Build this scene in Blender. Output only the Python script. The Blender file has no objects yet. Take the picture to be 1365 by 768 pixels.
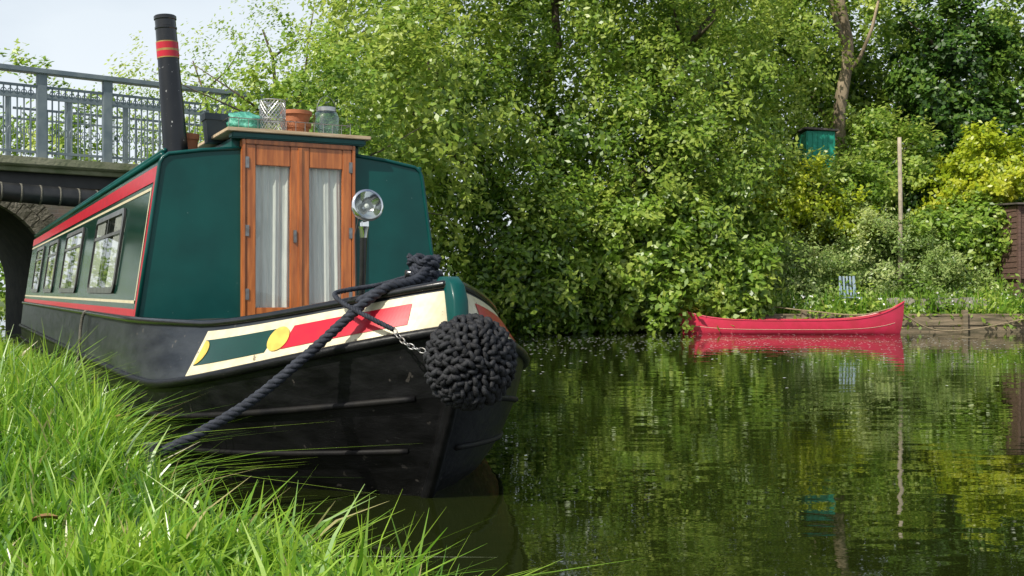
import bpy, math, numpy as np
from mathutils import Vector, Matrix
rng=np.random.default_rng(7)
scene=bpy.context.scene
PI=math.pi
# ---------------------------------------------------------------- materials
def newmat(name):
    m=bpy.data.materials.new(name); m.use_nodes=True
    nt=m.node_tree; b=nt.nodes['Principled BSDF']
    return m,nt,b
def pbr(name,col,rough=.5,metal=0,col2=None,nscale=6,bump=0,bscale=20,coat=0,rvar=0,stretch=(1,1,1),detail=4,pos=(.35,.65),spec=.5,chips=None):
    m,nt,b=newmat(name); N=nt.nodes; L=nt.links
    b.inputs['Base Color'].default_value=(*col,1); b.inputs['Roughness'].default_value=rough
    b.inputs['Metallic'].default_value=metal; b.inputs['Coat Weight'].default_value=coat
    b.inputs['Coat Roughness'].default_value=.08; b.inputs['Specular IOR Level'].default_value=spec
    tc=N.new('ShaderNodeTexCoord'); mp=N.new('ShaderNodeMapping'); mp.inputs['Scale'].default_value=stretch
    L.new(tc.outputs['Object'],mp.inputs['Vector'])
    if col2 is not None:
        n=N.new('ShaderNodeTexNoise'); n.inputs['Scale'].default_value=nscale; n.inputs['Detail'].default_value=detail
        L.new(mp.outputs['Vector'],n.inputs['Vector'])
        r=N.new('ShaderNodeValToRGB'); r.color_ramp.elements[0].position=pos[0]; r.color_ramp.elements[1].position=pos[1]
        r.color_ramp.elements[0].color=(*col,1); r.color_ramp.elements[1].color=(*col2,1)
        L.new(n.outputs['Fac'],r.inputs['Fac']); L.new(r.outputs['Color'],b.inputs['Base Color'])
        if chips:
            nc=N.new('ShaderNodeTexNoise'); nc.inputs['Scale'].default_value=chips[0]; nc.inputs['Detail'].default_value=3
            L.new(tc.outputs['Object'],nc.inputs['Vector'])
            rc=N.new('ShaderNodeMapRange'); rc.inputs['From Min'].default_value=chips[1]; rc.inputs['From Max'].default_value=chips[1]+.03
            L.new(nc.outputs['Fac'],rc.inputs['Value'])
            mc=N.new('ShaderNodeMixRGB'); mc.inputs[2].default_value=(*chips[2],1)
            L.new(rc.outputs['Result'],mc.inputs[0]); L.new(r.outputs['Color'],mc.inputs[1]); L.new(mc.outputs[0],b.inputs['Base Color'])
        if rvar:
            mr=N.new('ShaderNodeMapRange'); mr.inputs['To Min'].default_value=max(.02,rough-rvar); mr.inputs['To Max'].default_value=rough+rvar
            L.new(n.outputs['Fac'],mr.inputs['Value']); L.new(mr.outputs['Result'],b.inputs['Roughness'])
    if bump:
        n2=N.new('ShaderNodeTexNoise'); n2.inputs['Scale'].default_value=bscale; n2.inputs['Detail'].default_value=5
        L.new(mp.outputs['Vector'],n2.inputs['Vector'])
        bp=N.new('ShaderNodeBump'); bp.inputs['Strength'].default_value=1; bp.inputs['Distance'].default_value=bump
        L.new(n2.outputs['Fac'],bp.inputs['Height']); L.new(bp.outputs['Normal'],b.inputs['Normal'])
    return m
def leafmat(name,stops,trans=.35,gl=.035,rough=.38):
    m,nt,b=newmat(name); N=nt.nodes; L=nt.links
    N.remove(b)
    at=N.new('ShaderNodeAttribute'); at.attribute_name='var'
    r=N.new('ShaderNodeValToRGB'); cr=r.color_ramp
    while len(cr.elements)<len(stops): cr.elements.new(.5)
    for e,(p,c) in zip(cr.elements,stops): e.position=p; e.color=(*c,1)
    L.new(at.outputs['Fac'],r.inputs['Fac'])
    df=N.new('ShaderNodeBsdfDiffuse'); L.new(r.outputs['Color'],df.inputs['Color'])
    tr=N.new('ShaderNodeBsdfTranslucent')
    hs=N.new('ShaderNodeHueSaturation'); hs.inputs['Hue'].default_value=.488; hs.inputs['Value'].default_value=1.6
    L.new(r.outputs['Color'],hs.inputs['Color']); L.new(hs.outputs['Color'],tr.inputs['Color'])
    mx=N.new('ShaderNodeMixShader'); mx.inputs[0].default_value=trans
    L.new(df.outputs[0],mx.inputs[1]); L.new(tr.outputs[0],mx.inputs[2])
    g=N.new('ShaderNodeBsdfGlossy'); g.inputs['Roughness'].default_value=rough
    m2=N.new('ShaderNodeMixShader'); m2.inputs[0].default_value=gl
    L.new(mx.outputs[0],m2.inputs[1]); L.new(g.outputs[0],m2.inputs[2])
    L.new(m2.outputs[0],N['Material Output'].inputs['Surface'])
    return m
def glassmat(name,tint=(1,1,1),fac=.05,rough=.02):
    m,nt,b=newmat(name); N=nt.nodes; L=nt.links
    g=N.new('ShaderNodeBsdfGlossy'); g.inputs['Roughness'].default_value=rough
    t=N.new('ShaderNodeBsdfTransparent'); t.inputs['Color'].default_value=(*tint,1)
    fr=N.new('ShaderNodeLayerWeight'); fr.inputs['Blend'].default_value=.5
    pw=N.new('ShaderNodeMath'); pw.operation='POWER'; pw.inputs[1].default_value=4
    ad=N.new('ShaderNodeMath'); ad.operation='ADD'; ad.use_clamp=True; ad.inputs[1].default_value=fac
    L.new(fr.outputs['Facing'],pw.inputs[0]); L.new(pw.outputs[0],ad.inputs[0])
    mx=N.new('ShaderNodeMixShader'); L.new(ad.outputs[0],mx.inputs[0]); L.new(t.outputs[0],mx.inputs[1]); L.new(g.outputs[0],mx.inputs[2])
    L.new(mx.outputs[0],N['Material Output'].inputs['Surface'])
    return m
M={}
M['teal']=pbr('teal_paint',(.0015,.055,.050),.34,col2=(.0035,.078,.069),nscale=3,bump=.0010,bscale=7,coat=.05,rvar=.08,spec=.28,chips=(34,.725,(.10,.18,.16)))
M['green']=pbr('green_paint',(.003,.036,.022),.16,col2=(.005,.045,.03),nscale=4,bump=.0008,bscale=5,coat=.15)
M['red']=pbr('red_paint',(.55,.010,.03),.32,col2=(.45,.016,.03),nscale=14,coat=.1,spec=.35)
M['cream']=pbr('cream_paint',(.74,.66,.45),.35,col2=(.60,.52,.34),nscale=18,coat=.1,bump=.0005,chips=(26,.70,(.25,.2,.13)))
M['gold']=pbr('gold_paint',(.72,.50,.09),.4,col2=(.62,.4,.07),nscale=20)
M['dullgold']=pbr('dull_gold_paint',(.38,.25,.07),.4,col2=(.3,.18,.05),nscale=20)
M['hullblack']=pbr('bitumen_black',(.0025,.0025,.003),.42,col2=(.008,.008,.009),nscale=7,bump=.005,bscale=12,rvar=.14,stretch=(1,1,2),spec=.3,chips=(20,.70,(.05,.045,.04)))
M['strake']=pbr('matt_black',(.004,.004,.005),.6,col2=(.012,.011,.010),nscale=9,bump=.003,bscale=20,spec=.2)
M['navy']=pbr('navy_hull_paint',(.009,.012,.018),.38,col2=(.035,.04,.046),nscale=6,bump=.003,bscale=14,rvar=.12,stretch=(.5,1,1.5),spec=.4,chips=(22,.69,(.10,.09,.08)))
M['deck']=pbr('deck_paint',(.02,.024,.024),.6,col2=(.04,.045,.04),nscale=9)
M['roof']=pbr('roof_paint',(.02,.07,.06),.5,col2=(.05,.09,.08),nscale=5)
M['wood']=pbr('varnished_wood',(.54,.17,.04),.32,col2=(.33,.09,.02),nscale=7,stretch=(6,6,.7),bump=.001,bscale=20,coat=.2)
M['board']=pbr('pale_board',(.60,.47,.32),.6,col2=(.44,.32,.19),nscale=6,stretch=(6,1,6),bump=.001)
M['curtain']=pbr('curtain_cloth',(.80,.79,.74),.9,col2=(.66,.66,.62),nscale=9,stretch=(1,6,.6),bump=.003,bscale=10)
M['glass']=glassmat('window_glass',(.9,.93,.91),.06)
M['jar']=glassmat('jar_glass',(.82,.92,.88),.1)
M['alu']=pbr('aluminium',(.55,.56,.56),.35,metal=.9,col2=(.4,.4,.4),nscale=9)
M['chrome']=pbr('chrome',(.8,.8,.8),.07,metal=1,col2=(.7,.7,.68),nscale=12)
M['black']=pbr('black_enamel',(.005,.005,.006),.25,col2=(.012,.012,.012),nscale=12,bump=.001,bscale=22,coat=.2)
M['chipped']=pbr('chipped_black',(.004,.005,.008),.3,col2=(.008,.009,.012),nscale=10,chips=(38,.68,(.4,.4,.4)))
M['rubber']=pbr('rubber',(.02,.02,.02),.6)
M['rope']=pbr('navy_rope',(.010,.013,.022),.8,col2=(.03,.035,.05),nscale=40,bump=.002,bscale=160)
M['fender']=pbr('fender_rope',(.004,.004,.006),.75,col2=(.020,.021,.025),nscale=30,bump=.003,bscale=140)
M['hemp']=pbr('hemp_rope',(.35,.28,.17),.85,col2=(.22,.17,.1),nscale=50)
M['greyrope']=pbr('grey_rope',(.16,.15,.12),.85,col2=(.08,.075,.06),nscale=50)
M['steel']=pbr('galvanised_steel',(.3,.3,.3),.4,metal=.8,col2=(.2,.19,.18),nscale=30)
M['terra']=pbr('terracotta',(.50,.19,.09),.8,col2=(.40,.14,.06),nscale=10,bump=.001)
M['slate']=pbr('dark_plastic',(.02,.035,.045),.45)
M['bagm']=pbr('green_net',(.03,.22,.15),.45,col2=(.12,.45,.34),nscale=30,bump=.01,bscale=60)
M['railm']=pbr('bridge_paint',(.14,.18,.21),.55,col2=(.21,.25,.27),nscale=5)
M['deckedge']=pbr('bridge_beam',(.30,.29,.2),.8,col2=(.15,.17,.09),nscale=3,bump=.01)
M['pipe']=pbr('pipe_black',(.012,.013,.014),.45,col2=(.03,.03,.03),nscale=5)
M['bark']=pbr('bark',(.13,.1,.07),.9,col2=(.06,.045,.03),nscale=6,bump=.03,bscale=9,stretch=(1,1,.3))
M['barkpale']=pbr('bark_pale',(.32,.25,.17),.9,col2=(.13,.10,.06),nscale=3,bump=.06,bscale=7,stretch=(1,1,.3))
M['shedwood']=pbr('shed_wood',(.15,.085,.065),.85,col2=(.08,.045,.035),nscale=8,stretch=(.6,1,6))
M['shedroof']=pbr('shed_roof',(.12,.1,.09),.9,col2=(.07,.06,.055),nscale=6)
M['tealshed']=pbr('shed_green',(.005,.24,.16),.6,col2=(.008,.28,.19),nscale=5)
M['timber']=pbr('wet_timber',(.26,.20,.13),.85,col2=(.10,.085,.05),nscale=4,stretch=(.5,1,4),bump=.01)
M['stone']=pbr('stone',(.36,.33,.28),.9,col2=(.2,.19,.15),nscale=4,bump=.02)
M['post']=pbr('weathered_post',(.42,.36,.27),.9,col2=(.28,.24,.18),nscale=9)
M['canoe']=pbr('canoe_red',(.60,.03,.08),.35,col2=(.50,.03,.06),nscale=5)
M['canoein']=pbr('canoe_inner',(.4,.05,.05),.6)
M['brown']=pbr('dry_leaf',(.3,.16,.07),.8,col2=(.2,.1,.04),nscale=40)
M['white']=pbr('white_petal',(.78,.78,.74),.7)
M['bluegrey']=pbr('bluegrey',(.2,.28,.38),.6,col2=(.3,.36,.42),nscale=9)
def brick(name,c1,c2,mortar,scale=1.0):
    m,nt,b=newmat(name); N=nt.nodes; L=nt.links
    tc=N.new('ShaderNodeTexCoord'); 
    br=N.new('ShaderNodeTexBrick'); br.inputs['Scale'].default_value=scale
    br.inputs['Color1'].default_value=(*c1,1); br.inputs['Color2'].default_value=(*c2,1); br.inputs['Mortar'].default_value=(*mortar,1)
    br.inputs['Brick Width'].default_value=.225; br.inputs['Row Height'].default_value=.075; br.inputs['Mortar Size'].default_value=.006
    mp=N.new('ShaderNodeMapping'); mp.inputs['Rotation'].default_value=(PI/2,0,0)
    L.new(tc.outputs['Object'],mp.inputs['Vector']); L.new(mp.outputs['Vector'],br.inputs['Vector'])
    n=N.new('ShaderNodeTexNoise'); n.inputs['Scale'].default_value=2.5; n.inputs['Detail'].default_value=5
    L.new(tc.outputs['Object'],n.inputs['Vector'])
    mx=N.new('ShaderNodeMixRGB'); mx.blend_type='MULTIPLY'; mx.inputs[0].default_value=.4
    L.new(br.outputs['Color'],mx.inputs[1]); L.new(n.outputs['Color'],mx.inputs[2])
    L.new(mx.outputs[0],b.inputs['Base Color']); b.inputs['Roughness'].default_value=.9
    bp=N.new('ShaderNodeBump'); bp.inputs['Distance'].default_value=.01; L.new(br.outputs['Fac'],bp.inputs['Height']); bp.invert=True
    L.new(bp.outputs['Normal'],b.inputs['Normal'])
    return m
M['brick']=brick('old_brick',(.46,.38,.31),(.38,.33,.28),(.48,.46,.41))
M['shadebrick']=pbr('shaded_brick',(.02,.019,.016),.95,col2=(.045,.042,.03),nscale=4,bump=.01)  # tunnel shade painted into the colour, keeps the sunlit arch barrel dark
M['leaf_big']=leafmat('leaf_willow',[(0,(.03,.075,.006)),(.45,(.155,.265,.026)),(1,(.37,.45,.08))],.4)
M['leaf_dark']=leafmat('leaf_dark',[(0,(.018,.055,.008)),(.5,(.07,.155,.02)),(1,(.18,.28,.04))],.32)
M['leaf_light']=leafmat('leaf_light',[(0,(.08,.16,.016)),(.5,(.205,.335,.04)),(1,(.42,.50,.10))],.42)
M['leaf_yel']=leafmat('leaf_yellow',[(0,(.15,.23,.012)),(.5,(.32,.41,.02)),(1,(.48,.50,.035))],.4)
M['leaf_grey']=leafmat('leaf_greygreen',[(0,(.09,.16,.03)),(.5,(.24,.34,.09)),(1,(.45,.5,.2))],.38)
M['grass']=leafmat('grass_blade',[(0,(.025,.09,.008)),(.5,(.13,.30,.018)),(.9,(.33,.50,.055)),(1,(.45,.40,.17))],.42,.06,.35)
# ---------------------------------------------------------------- mesh helpers
def setmesh(name,verts,faces,mats,parent=None,smooth=False,mw=None,mi=None):
    me=bpy.data.meshes.new(name); me.from_pydata([tuple(map(float,v)) for v in verts],[],faces)
    for m in (mats if isinstance(mats,list) else [mats]): me.materials.append(m)
    if mi is not None: me.polygons.foreach_set('material_index',mi)
    if smooth: me.polygons.foreach_set('use_smooth',[True]*len(me.polygons))
    me.update()
    o=bpy.data.objects.new(name,me); scene.collection.objects.link(o)
    if parent: o.parent=parent
    if mw is not None: o.matrix_world=mw
    return o
class MB:
    def __init__(s): s.v=[];s.f=[];s.mi=[];s.mats=[]
    def add(s,v,f,mat):
        if mat not in s.mats: s.mats.append(mat)
        k=s.mats.index(mat); o=len(s.v)
        s.v.extend([tuple(map(float,p)) for p in v]); s.f.extend([tuple(i+o for i in q) for q in f]); s.mi.extend([k]*len(f))
    def box(s,c,size,mat,R=None,bev=0):
        hx,hy,hz=[q/2 for q in size]
        if bev<=0:
            v=[Vector((x,y,z)) for x in(-hx,hx) for y in(-hy,hy) for z in(-hz,hz)]
            f=[(0,1,3,2),(4,6,7,5),(0,4,5,1),(2,3,7,6),(0,2,6,4),(1,5,7,3)]
        else:
            b=min(bev,hx*.45,hy*.45,hz*.45); import bmesh
            bm=bmesh.new(); bmesh.ops.create_cube(bm,size=1)
            bmesh.ops.scale(bm,vec=(hx*2,hy*2,hz*2),verts=bm.verts)
            bmesh.ops.bevel(bm,geom=bm.edges[:],offset=b,segments=2,affect='EDGES')
            bm.verts.ensure_lookup_table(); bm.verts.index_update()
            v=[Vector(q.co) for q in bm.verts]; f=[tuple(q.index for q in p.verts) for p in bm.faces]; bm.free()
        if R is not None: v=[R@p for p in v]
        c=Vector(c); s.add([p+c for p in v],f,mat)
    def tube(s,pts,r,mat,n=8,cap=True):
        v,f=tube(pts,r,n,cap); s.add(v,f,mat)
    def lathe(s,prof,mat,c=(0,0,0),R=None,n=28):
        v=[];f=[]
        for z,r in prof:
            for i in range(n):
                a=2*PI*i/n; p=Vector((r*math.cos(a),r*math.sin(a),z))
                if R is not None: p=R@p
                v.append(p+Vector(c))
        for j in range(len(prof)-1):
            for i in range(n):
                f.append((j*n+i,j*n+(i+1)%n,(j+1)*n+(i+1)%n,(j+1)*n+i))
        s.add(v,f,mat)
    def obj(s,name,parent=None,smooth=False,mw=None,auto=None):
        o=setmesh(name,s.v,s.f,s.mats,parent,smooth or auto is not None,mw,s.mi)
        if auto is not None:
            me=o.data; import bmesh
            bm=bmesh.new(); bm.from_mesh(me)
            for e in bm.edges:
                if len(e.link_faces)==2 and e.calc_face_angle(0)>math.radians(auto): e.smooth=False
            bm.to_mesh(me); bm.free()
        return o
def tube(pts,r,n=8,cap=True):
    pts=[Vector(p) for p in pts]; m=len(pts)
    rs=r if hasattr(r,'__len__') else [r]*m
    v=[];f=[]; prevn=None
    for i,p in enumerate(pts):
        t=(pts[min(i+1,m-1)]-pts[max(i-1,0)])
        t=t.normalized() if t.length>1e-9 else Vector((0,0,1))
        if prevn is None:
            up=Vector((0,0,1)) if abs(t.z)<.9 else Vector((1,0,0)); nn=t.cross(up).normalized()
        else:
            nn=(prevn-t*prevn.dot(t)).normalized()
        prevn=nn; bb=t.cross(nn)
        for k in range(n):
            a=2*PI*k/n; v.append(p+(nn*math.cos(a)+bb*math.sin(a))*rs[i])
    for i in range(m-1):
        for k in range(n):
            f.append((i*n+k,i*n+(k+1)%n,(i+1)*n+(k+1)%n,(i+1)*n+k))
    if cap:
        f.append(tuple(range(n))[::-1]); f.append(tuple((m-1)*n+k for k in range(n)))
    return v,f
def catmull(P,step):
    P=[Vector(p) for p in P]; P=[P[0]*2-P[1]]+P+[P[-1]*2-P[-2]]; out=[]
    for i in range(1,len(P)-2):
        d=(P[i+1]-P[i]).length; n=max(2,int(d/step))
        for k in range(n):
            t=k/n; a,b,c,e=P[i-1],P[i],P[i+1],P[i+2]
            out.append(.5*((2*b)+(c-a)*t+(2*a-5*b+4*c-e)*t*t+(3*b-a-3*c+e)*t**3))
    out.append(P[-2]); return out
def rope(mb,P,R,mat,pitch=None,strands=3,n=6):
    pitch=pitch or R*5; pts=catmull(P,pitch/7); m=len(pts); prev=None; s=0; fr=[]
    for i,p in enumerate(pts):
        t=(pts[min(i+1,m-1)]-pts[max(i-1,0)]).normalized()
        if prev is None:
            up=Vector((0,0,1)) if abs(t.z)<.9 else Vector((1,0,0)); nn=t.cross(up).normalized()
        else: nn=(prev-t*prev.dot(t)).normalized()
        prev=nn
        if i: s+=(p-pts[i-1]).length
        fr.append((p,nn,t.cross(nn),s))
    for k in range(strands):
        q=[p+(nn*math.cos(2*PI*(ss/pitch+k/strands))+bb*math.sin(2*PI*(ss/pitch+k/strands)))*R*.5 for p,nn,bb,ss in fr]
        mb.tube(q,R*.56,mat,n)
def empty(name,mw=None):
    e=bpy.data.objects.new(name,None); scene.collection.objects.link(e); e.empty_display_size=.2
    if mw is not None: e.matrix_world=mw
    return e
def quadcloud(name,V,var,mat,parent=None):
    m=len(V); me=bpy.data.meshes.new(name)
    me.vertices.add(4*m); me.vertices.foreach_set('co',V.reshape(-1).astype(np.float32))
    me.loops.add(4*m); me.loops.foreach_set('vertex_index',np.arange(4*m,dtype=np.int32))
    me.polygons.add(m); me.polygons.foreach_set('loop_start',np.arange(m,dtype=np.int32)*4)
    me.update(calc_edges=True)
    a=me.attributes.new('var','FLOAT','FACE'); a.data.foreach_set('value',np.clip(var,0,1).astype(np.float32))
    me.materials.append(mat)
    o=bpy.data.objects.new(name,me); scene.collection.objects.link(o)
    if parent: o.parent=parent
    return o
def unit(a): return a/(np.linalg.norm(a,axis=-1,keepdims=True)+1e-9)
def leafquads(P,Nn,L,W):
    m=len(P); rnd=unit(rng.normal(size=(m,3))); D=unit(np.cross(Nn,rnd)); S=np.cross(Nn,D)
    L=L*rng.uniform(.6,1.3,(m,1)); W=W*rng.uniform(.7,1.2,(m,1))
    return np.stack([P-D*L*.5,P+S*W*.5-D*L*.08,P+D*L*.5,P-S*W*.5-D*L*.08],1)
def crown(lobes,per=90,spray=.8,thick=.16,L=.13,W=.075,droop=.5,inner=.22,minz=.02):
    """lobes: (center,radii,nclumps,bias)"""
    PP=[];NN=[];VV=[]
    for c,r,n,bias in lobes:
        c=np.array(c,float); r=np.array(r,float)
        d=unit(rng.normal(size=(n,3)))
        rad=np.where(rng.random(n)<inner,rng.uniform(.3,.8,n),rng.uniform(.8,1.05,n))
        ph=rng.uniform(0,6,3)
        wob=np.sin(d[:,0]*5+ph[0])*.17+.15*np.sin(d[:,1]*6+ph[1])+.17*np.sin(d[:,2]*7+ph[2])
        rad*=1+wob
        cc=c+d*r*rad[:,None]
        sd=unit(d*.9+rng.normal(size=(n,3))*.55+np.array([0,0,-droop]))
        ln=spray*rng.uniform(.5,1.4,n)
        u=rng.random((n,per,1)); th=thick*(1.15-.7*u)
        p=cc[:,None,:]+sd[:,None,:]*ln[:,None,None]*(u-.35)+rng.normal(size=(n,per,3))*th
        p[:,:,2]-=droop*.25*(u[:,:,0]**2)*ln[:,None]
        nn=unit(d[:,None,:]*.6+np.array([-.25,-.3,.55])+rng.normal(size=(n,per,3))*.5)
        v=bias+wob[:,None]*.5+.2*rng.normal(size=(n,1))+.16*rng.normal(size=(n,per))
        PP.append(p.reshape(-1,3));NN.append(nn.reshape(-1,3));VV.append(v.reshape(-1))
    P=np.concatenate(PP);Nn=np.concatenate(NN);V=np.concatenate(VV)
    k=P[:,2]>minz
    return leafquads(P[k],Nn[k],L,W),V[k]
def branches(mb,base,tips,r0,mat,seed=1):
    rs=np.random.default_rng(seed)
    base=Vector(base)
    for tp,rr in tips:
        tp=Vector(tp); pts=[base]; n=7
        for i in range(1,n+1):
            t=i/n; p=base.lerp(tp,t); p.z=base.z+(tp.z-base.z)*(t**.8)
            p+=Vector(rs.normal(size=3))*.09*(tp-base).length/n*1.6
            pts.append(p)
        mb.tube(pts,[rr*(1-.8*i/n) for i in range(n+1)],mat,8)
        for j in range(5):
            q=pts[2+int(rs.integers(0,n-2))]; e=q+Vector((rs.normal()*1.1,rs.normal()*1.1,rs.uniform(.1,1.4)))
            mid=q.lerp(e,.5)+Vector(rs.normal(size=3))*.12
            mb.tube([q,mid,e],[rr*.3,rr*.2,rr*.05],mat,6)
# ---------------------------------------------------------------- frame of the canal
TH=math.radians(27.5); S_,C_=math.sin(TH),math.cos(TH)
P0=np.array([-1.38,6.98])
MBOAT=Matrix.Translation((P0[0],P0[1],0))@Matrix.Rotation(math.atan2(-C_,S_),4,'Z')
def tw(x,y): return (x-P0[0])*C_+(y-P0[1])*S_
def aw(x,y): return (x-P0[0])*S_-(y-P0[1])*C_
def at2w(a,t): return P0[0]+S_*a+C_*t, P0[1]-C_*a+S_*t
def edge(a): # towpath bank edge t
    return -1.2+.56/(1+np.exp(-np.clip((a-4.4)*2.8,-50,50)))+.05*np.sin(a*2.1)+.03*np.sin(a*5.3)
def ground_h(x,y):
    t=tw(x,y);a=aw(x,y)
    dl=edge(a)-t
    L1=-3.3+(y-16.1)*.344
    df=np.minimum(t-2.5,np.maximum(y-25.8-.12*np.sin(x*.9),(L1-x)*.94))
    nz=.03*np.sin(x*3.1+y*1.7)+.02*np.sin(x*6.7-y*4.3)
    left=np.clip((dl+.12)/.3,0,1); left=left*left*(3-2*left)
    hl=-.9+left*(1.05+nz+np.clip(dl-1,0,40)*.02)
    fr=np.clip((df+.15)/.3,0,1); fr=fr*fr*(3-2*fr)
    sl=np.clip((y-27.0)/6.5,0,1); sl=sl*sl*(3-2*sl)*4.2*np.clip((x-1)/5,0,1)
    hf=-.9+fr*(1.25+nz+sl)
    return np.maximum(hl,hf)
def axis(lo,hi,step,far):
    f=np.arange(lo,hi,step); g=np.array([.6,1.5,3,6,12,25,50,100,200,400,800.])
    g=g[g<far]; return np.concatenate([lo-g[::-1],f,hi+g])
xs=axis(-16,20,.2,900); ys=axis(-2,42,.2,900)
X,Y=np.meshgrid(xs,ys); Z=ground_h(X,Y)
nx,ny=len(xs),len(ys)
V=np.stack([X,Y,Z],-1).reshape(-1,3); ii=np.arange((ny-1)*nx).reshape(ny-1,nx)[:,:-1].reshape(-1)
F=np.stack([ii,ii+1,ii+nx+1,ii+nx],1)
me=bpy.data.meshes.new('ground'); me.vertices.add(len(V)); me.vertices.foreach_set('co',V.reshape(-1).astype(np.float32))
me.loops.add(F.size); me.loops.foreach_set('vertex_index',F.reshape(-1).astype(np.int32))
me.polygons.add(len(F)); me.polygons.foreach_set('loop_start',np.arange(len(F),dtype=np.int32)*4); me.update(calc_edges=True)
me.polygons.foreach_set('use_smooth',np.ones(len(F),bool))
me.materials.append(pbr('soil_and_turf',(.05,.1,.015),.95,col2=(.09,.11,.03),nscale=1.6,bump=.03,bscale=8))
g=bpy.data.objects.new('ground',me); scene.collection.objects.link(g)
# water
m,nt,b=newmat('canal_water'); N=nt.nodes; L=nt.links
b.inputs['Base Color'].default_value=(.012,.017,.003,1); b.inputs['Roughness'].default_value=.01; b.inputs['IOR'].default_value=1.6
tc=N.new('ShaderNodeTexCoord'); mp=N.new('ShaderNodeMapping'); mp.inputs['Scale'].default_value=(.55,1.2,1)
L.new(tc.outputs['Object'],mp.inputs['Vector'])
n1=N.new('ShaderNodeTexNoise'); n1.inputs['Scale'].default_value=1.8; n1.inputs['Detail'].default_value=2
n2=N.new('ShaderNodeTexNoise'); n2.inputs['Scale'].default_value=13; n2.inputs['Detail'].default_value=2
n3=N.new('ShaderNodeTexNoise'); n3.inputs['Scale'].default_value=.35; n3.inputs['Detail'].default_value=1
for n_ in(n1,n2,n3): L.new(mp.outputs['Vector'],n_.inputs['Vector'])
r3=N.new('ShaderNodeMapRange'); r3.inputs['From Min'].default_value=.4;r3.inputs['From Max'].default_value=.62; r3.inputs['To Min'].default_value=.01; r3.inputs['To Max'].default_value=.14
L.new(n3.outputs['Fac'],r3.inputs['Value'])
mm=N.new('ShaderNodeMath'); mm.operation='MULTIPLY'; L.new(n2.outputs['Fac'],mm.inputs[0]); L.new(r3.outputs['Result'],mm.inputs[1])
aa=N.new('ShaderNodeMath'); aa.operation='ADD'; L.new(n1.outputs['Fac'],aa.inputs[0]); L.new(mm.outputs[0],aa.inputs[1])
bp=N.new('ShaderNodeBump'); bp.inputs['Strength'].default_value=1; bp.inputs['Distance'].default_value=.0048
L.new(aa.outputs[0],bp.inputs['Height']); L.new(bp.outputs['Normal'],b.inputs['Normal'])
setmesh('canal_water',[(-900,-900,0),(900,-900,0),(900,900,0),(-900,900,0)],[(0,1,2,3)],m)
# ---------------------------------------------------------------- narrowboat
boat=empty('narrowboat',MBOAT)
A0=-.2; AST=-11.6
def zg(x): return .80+.205*np.clip((x-.5)/.5,0,1)**1.5
def zr(x): return .47+.33*np.clip((x-.35)/.65,0,1)**1.6
def zl(x,z0,z1): return z0+(z1-z0)*np.clip((x-.3)/.7,0,1)**1.6
LV=[ # T, A, p, q, z function   (gunwale .. keel)
 (1.04,2.42,2.1,1.15,zg),
 (1.075,2.46,3.1,1.2,zr),
 (1.065,2.41,2.9,1.15,lambda x:zl(x,.30,.50)),
 (1.055,2.27,2.7,1.1,lambda x:zl(x,.13,.24)),
 (1.04,2.10,2.4,1.0,lambda x:-.02+0*x),
 (1.03,1.70,2.2,1.0,lambda x:-.45+0*x)]
def hullpt(k,x,side=-1):
    T,A,p,q,zf=LV[k]
    xx=min(max(x,0),1)
    if x<0:
        a=A0+x*(A0-AST); t=T
    else:
        a=A0+xx*(A-A0); t=T*max(0,1-xx**p)**(1/q)
    st=a-AST
    if st<1.2: t*=math.sqrt(max(0,1-((1.2-st)/1.2)**2))*.75+.25 if st>0 else .25
    return np.array([a,side*max(t,.018),float(zf(xx))])
xsamp=[-1,-.97,-.94,-.91]+[-.9+.09*i for i in range(10)]+[math.sin(PI/2*i/36) for i in range(37)]
def loft(k0,k1,mat,name,inset=0):
    mb=MB()
    for side in(-1,1):
        v=[];f=[]
        sub=4
        for x in xsamp:
            p0=hullpt(k0,x,side);p1=hullpt(k1,x,side)
            for j in range(sub+1): v.append(p0+(p1-p0)*j/sub)
        w=sub+1
        for i in range(len(xsamp)-1):
            for j in range(sub):
                q=(i*w+j,(i+1)*w+j,(i+1)*w+j+1,i*w+j+1)
                f.append(q if side<0 else q[::-1])
        mb.add(v,f,mat)
    return mb.obj(name,boat,smooth=True)
loft(0,1,M['navy'],'hull_topside')
for i in range(1,5): loft(i,i+1,M['hullblack'],'hull_plating_%d'%i)
mb=MB()
for side in(-1,1):
    for k,r,mt in((0,.02,'black'),(1,.024,'hullblack'),(2,.016,'strake'),(3,.014,'strake')):
        lim=1.0 if k<2 else .975
        xx=[x for x in xsamp if x<=lim]
        pts=[hullpt(k,x,side)+np.array([0,side*.004,0]) for x in xx]
        mb.tube(pts,r,M[mt],8)
mb.obj('rubbing_strakes',boat,smooth=True)
mb=MB(); v=[];f=[]
for x in xsamp:
    l=hullpt(0,x,-1);r_=hullpt(0,x,1)
    v+= [l+(0,.01,-.012),l*(1,.5,1)+(0,0,.0),r_*(1,.5,1)+(0,0,0),r_+(0,-.01,-.012)]
for i in range(len(xsamp)-1):
    for j in range(3): f.append((i*4+j,(i+1)*4+j,(i+1)*4+j+1,i*4+j+1)[::-1])
mb.add(v,f,M['deck']); mb.obj('deck',boat)
mb=MB()
st=[hullpt(k,1,-1)*(1,0,1) for k in(5,4,3,2,1)]
mb.tube([Vector(p)+Vector((.004,0,0)) for p in catmull([tuple(q) for q in st],.05)],.032,M['hullblack'],8)
mb.obj('stem_bar',boat,smooth=True)
mb=MB()
prof=[(2.40,.70),(2.50,.72),(2.515,.82),(2.505,.93),(2.47,1.0),(2.41,1.035),(2.33,1.035),(2.27,1.0),(2.25,.9)]
n=len(prof);v=[];hw=.038
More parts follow.
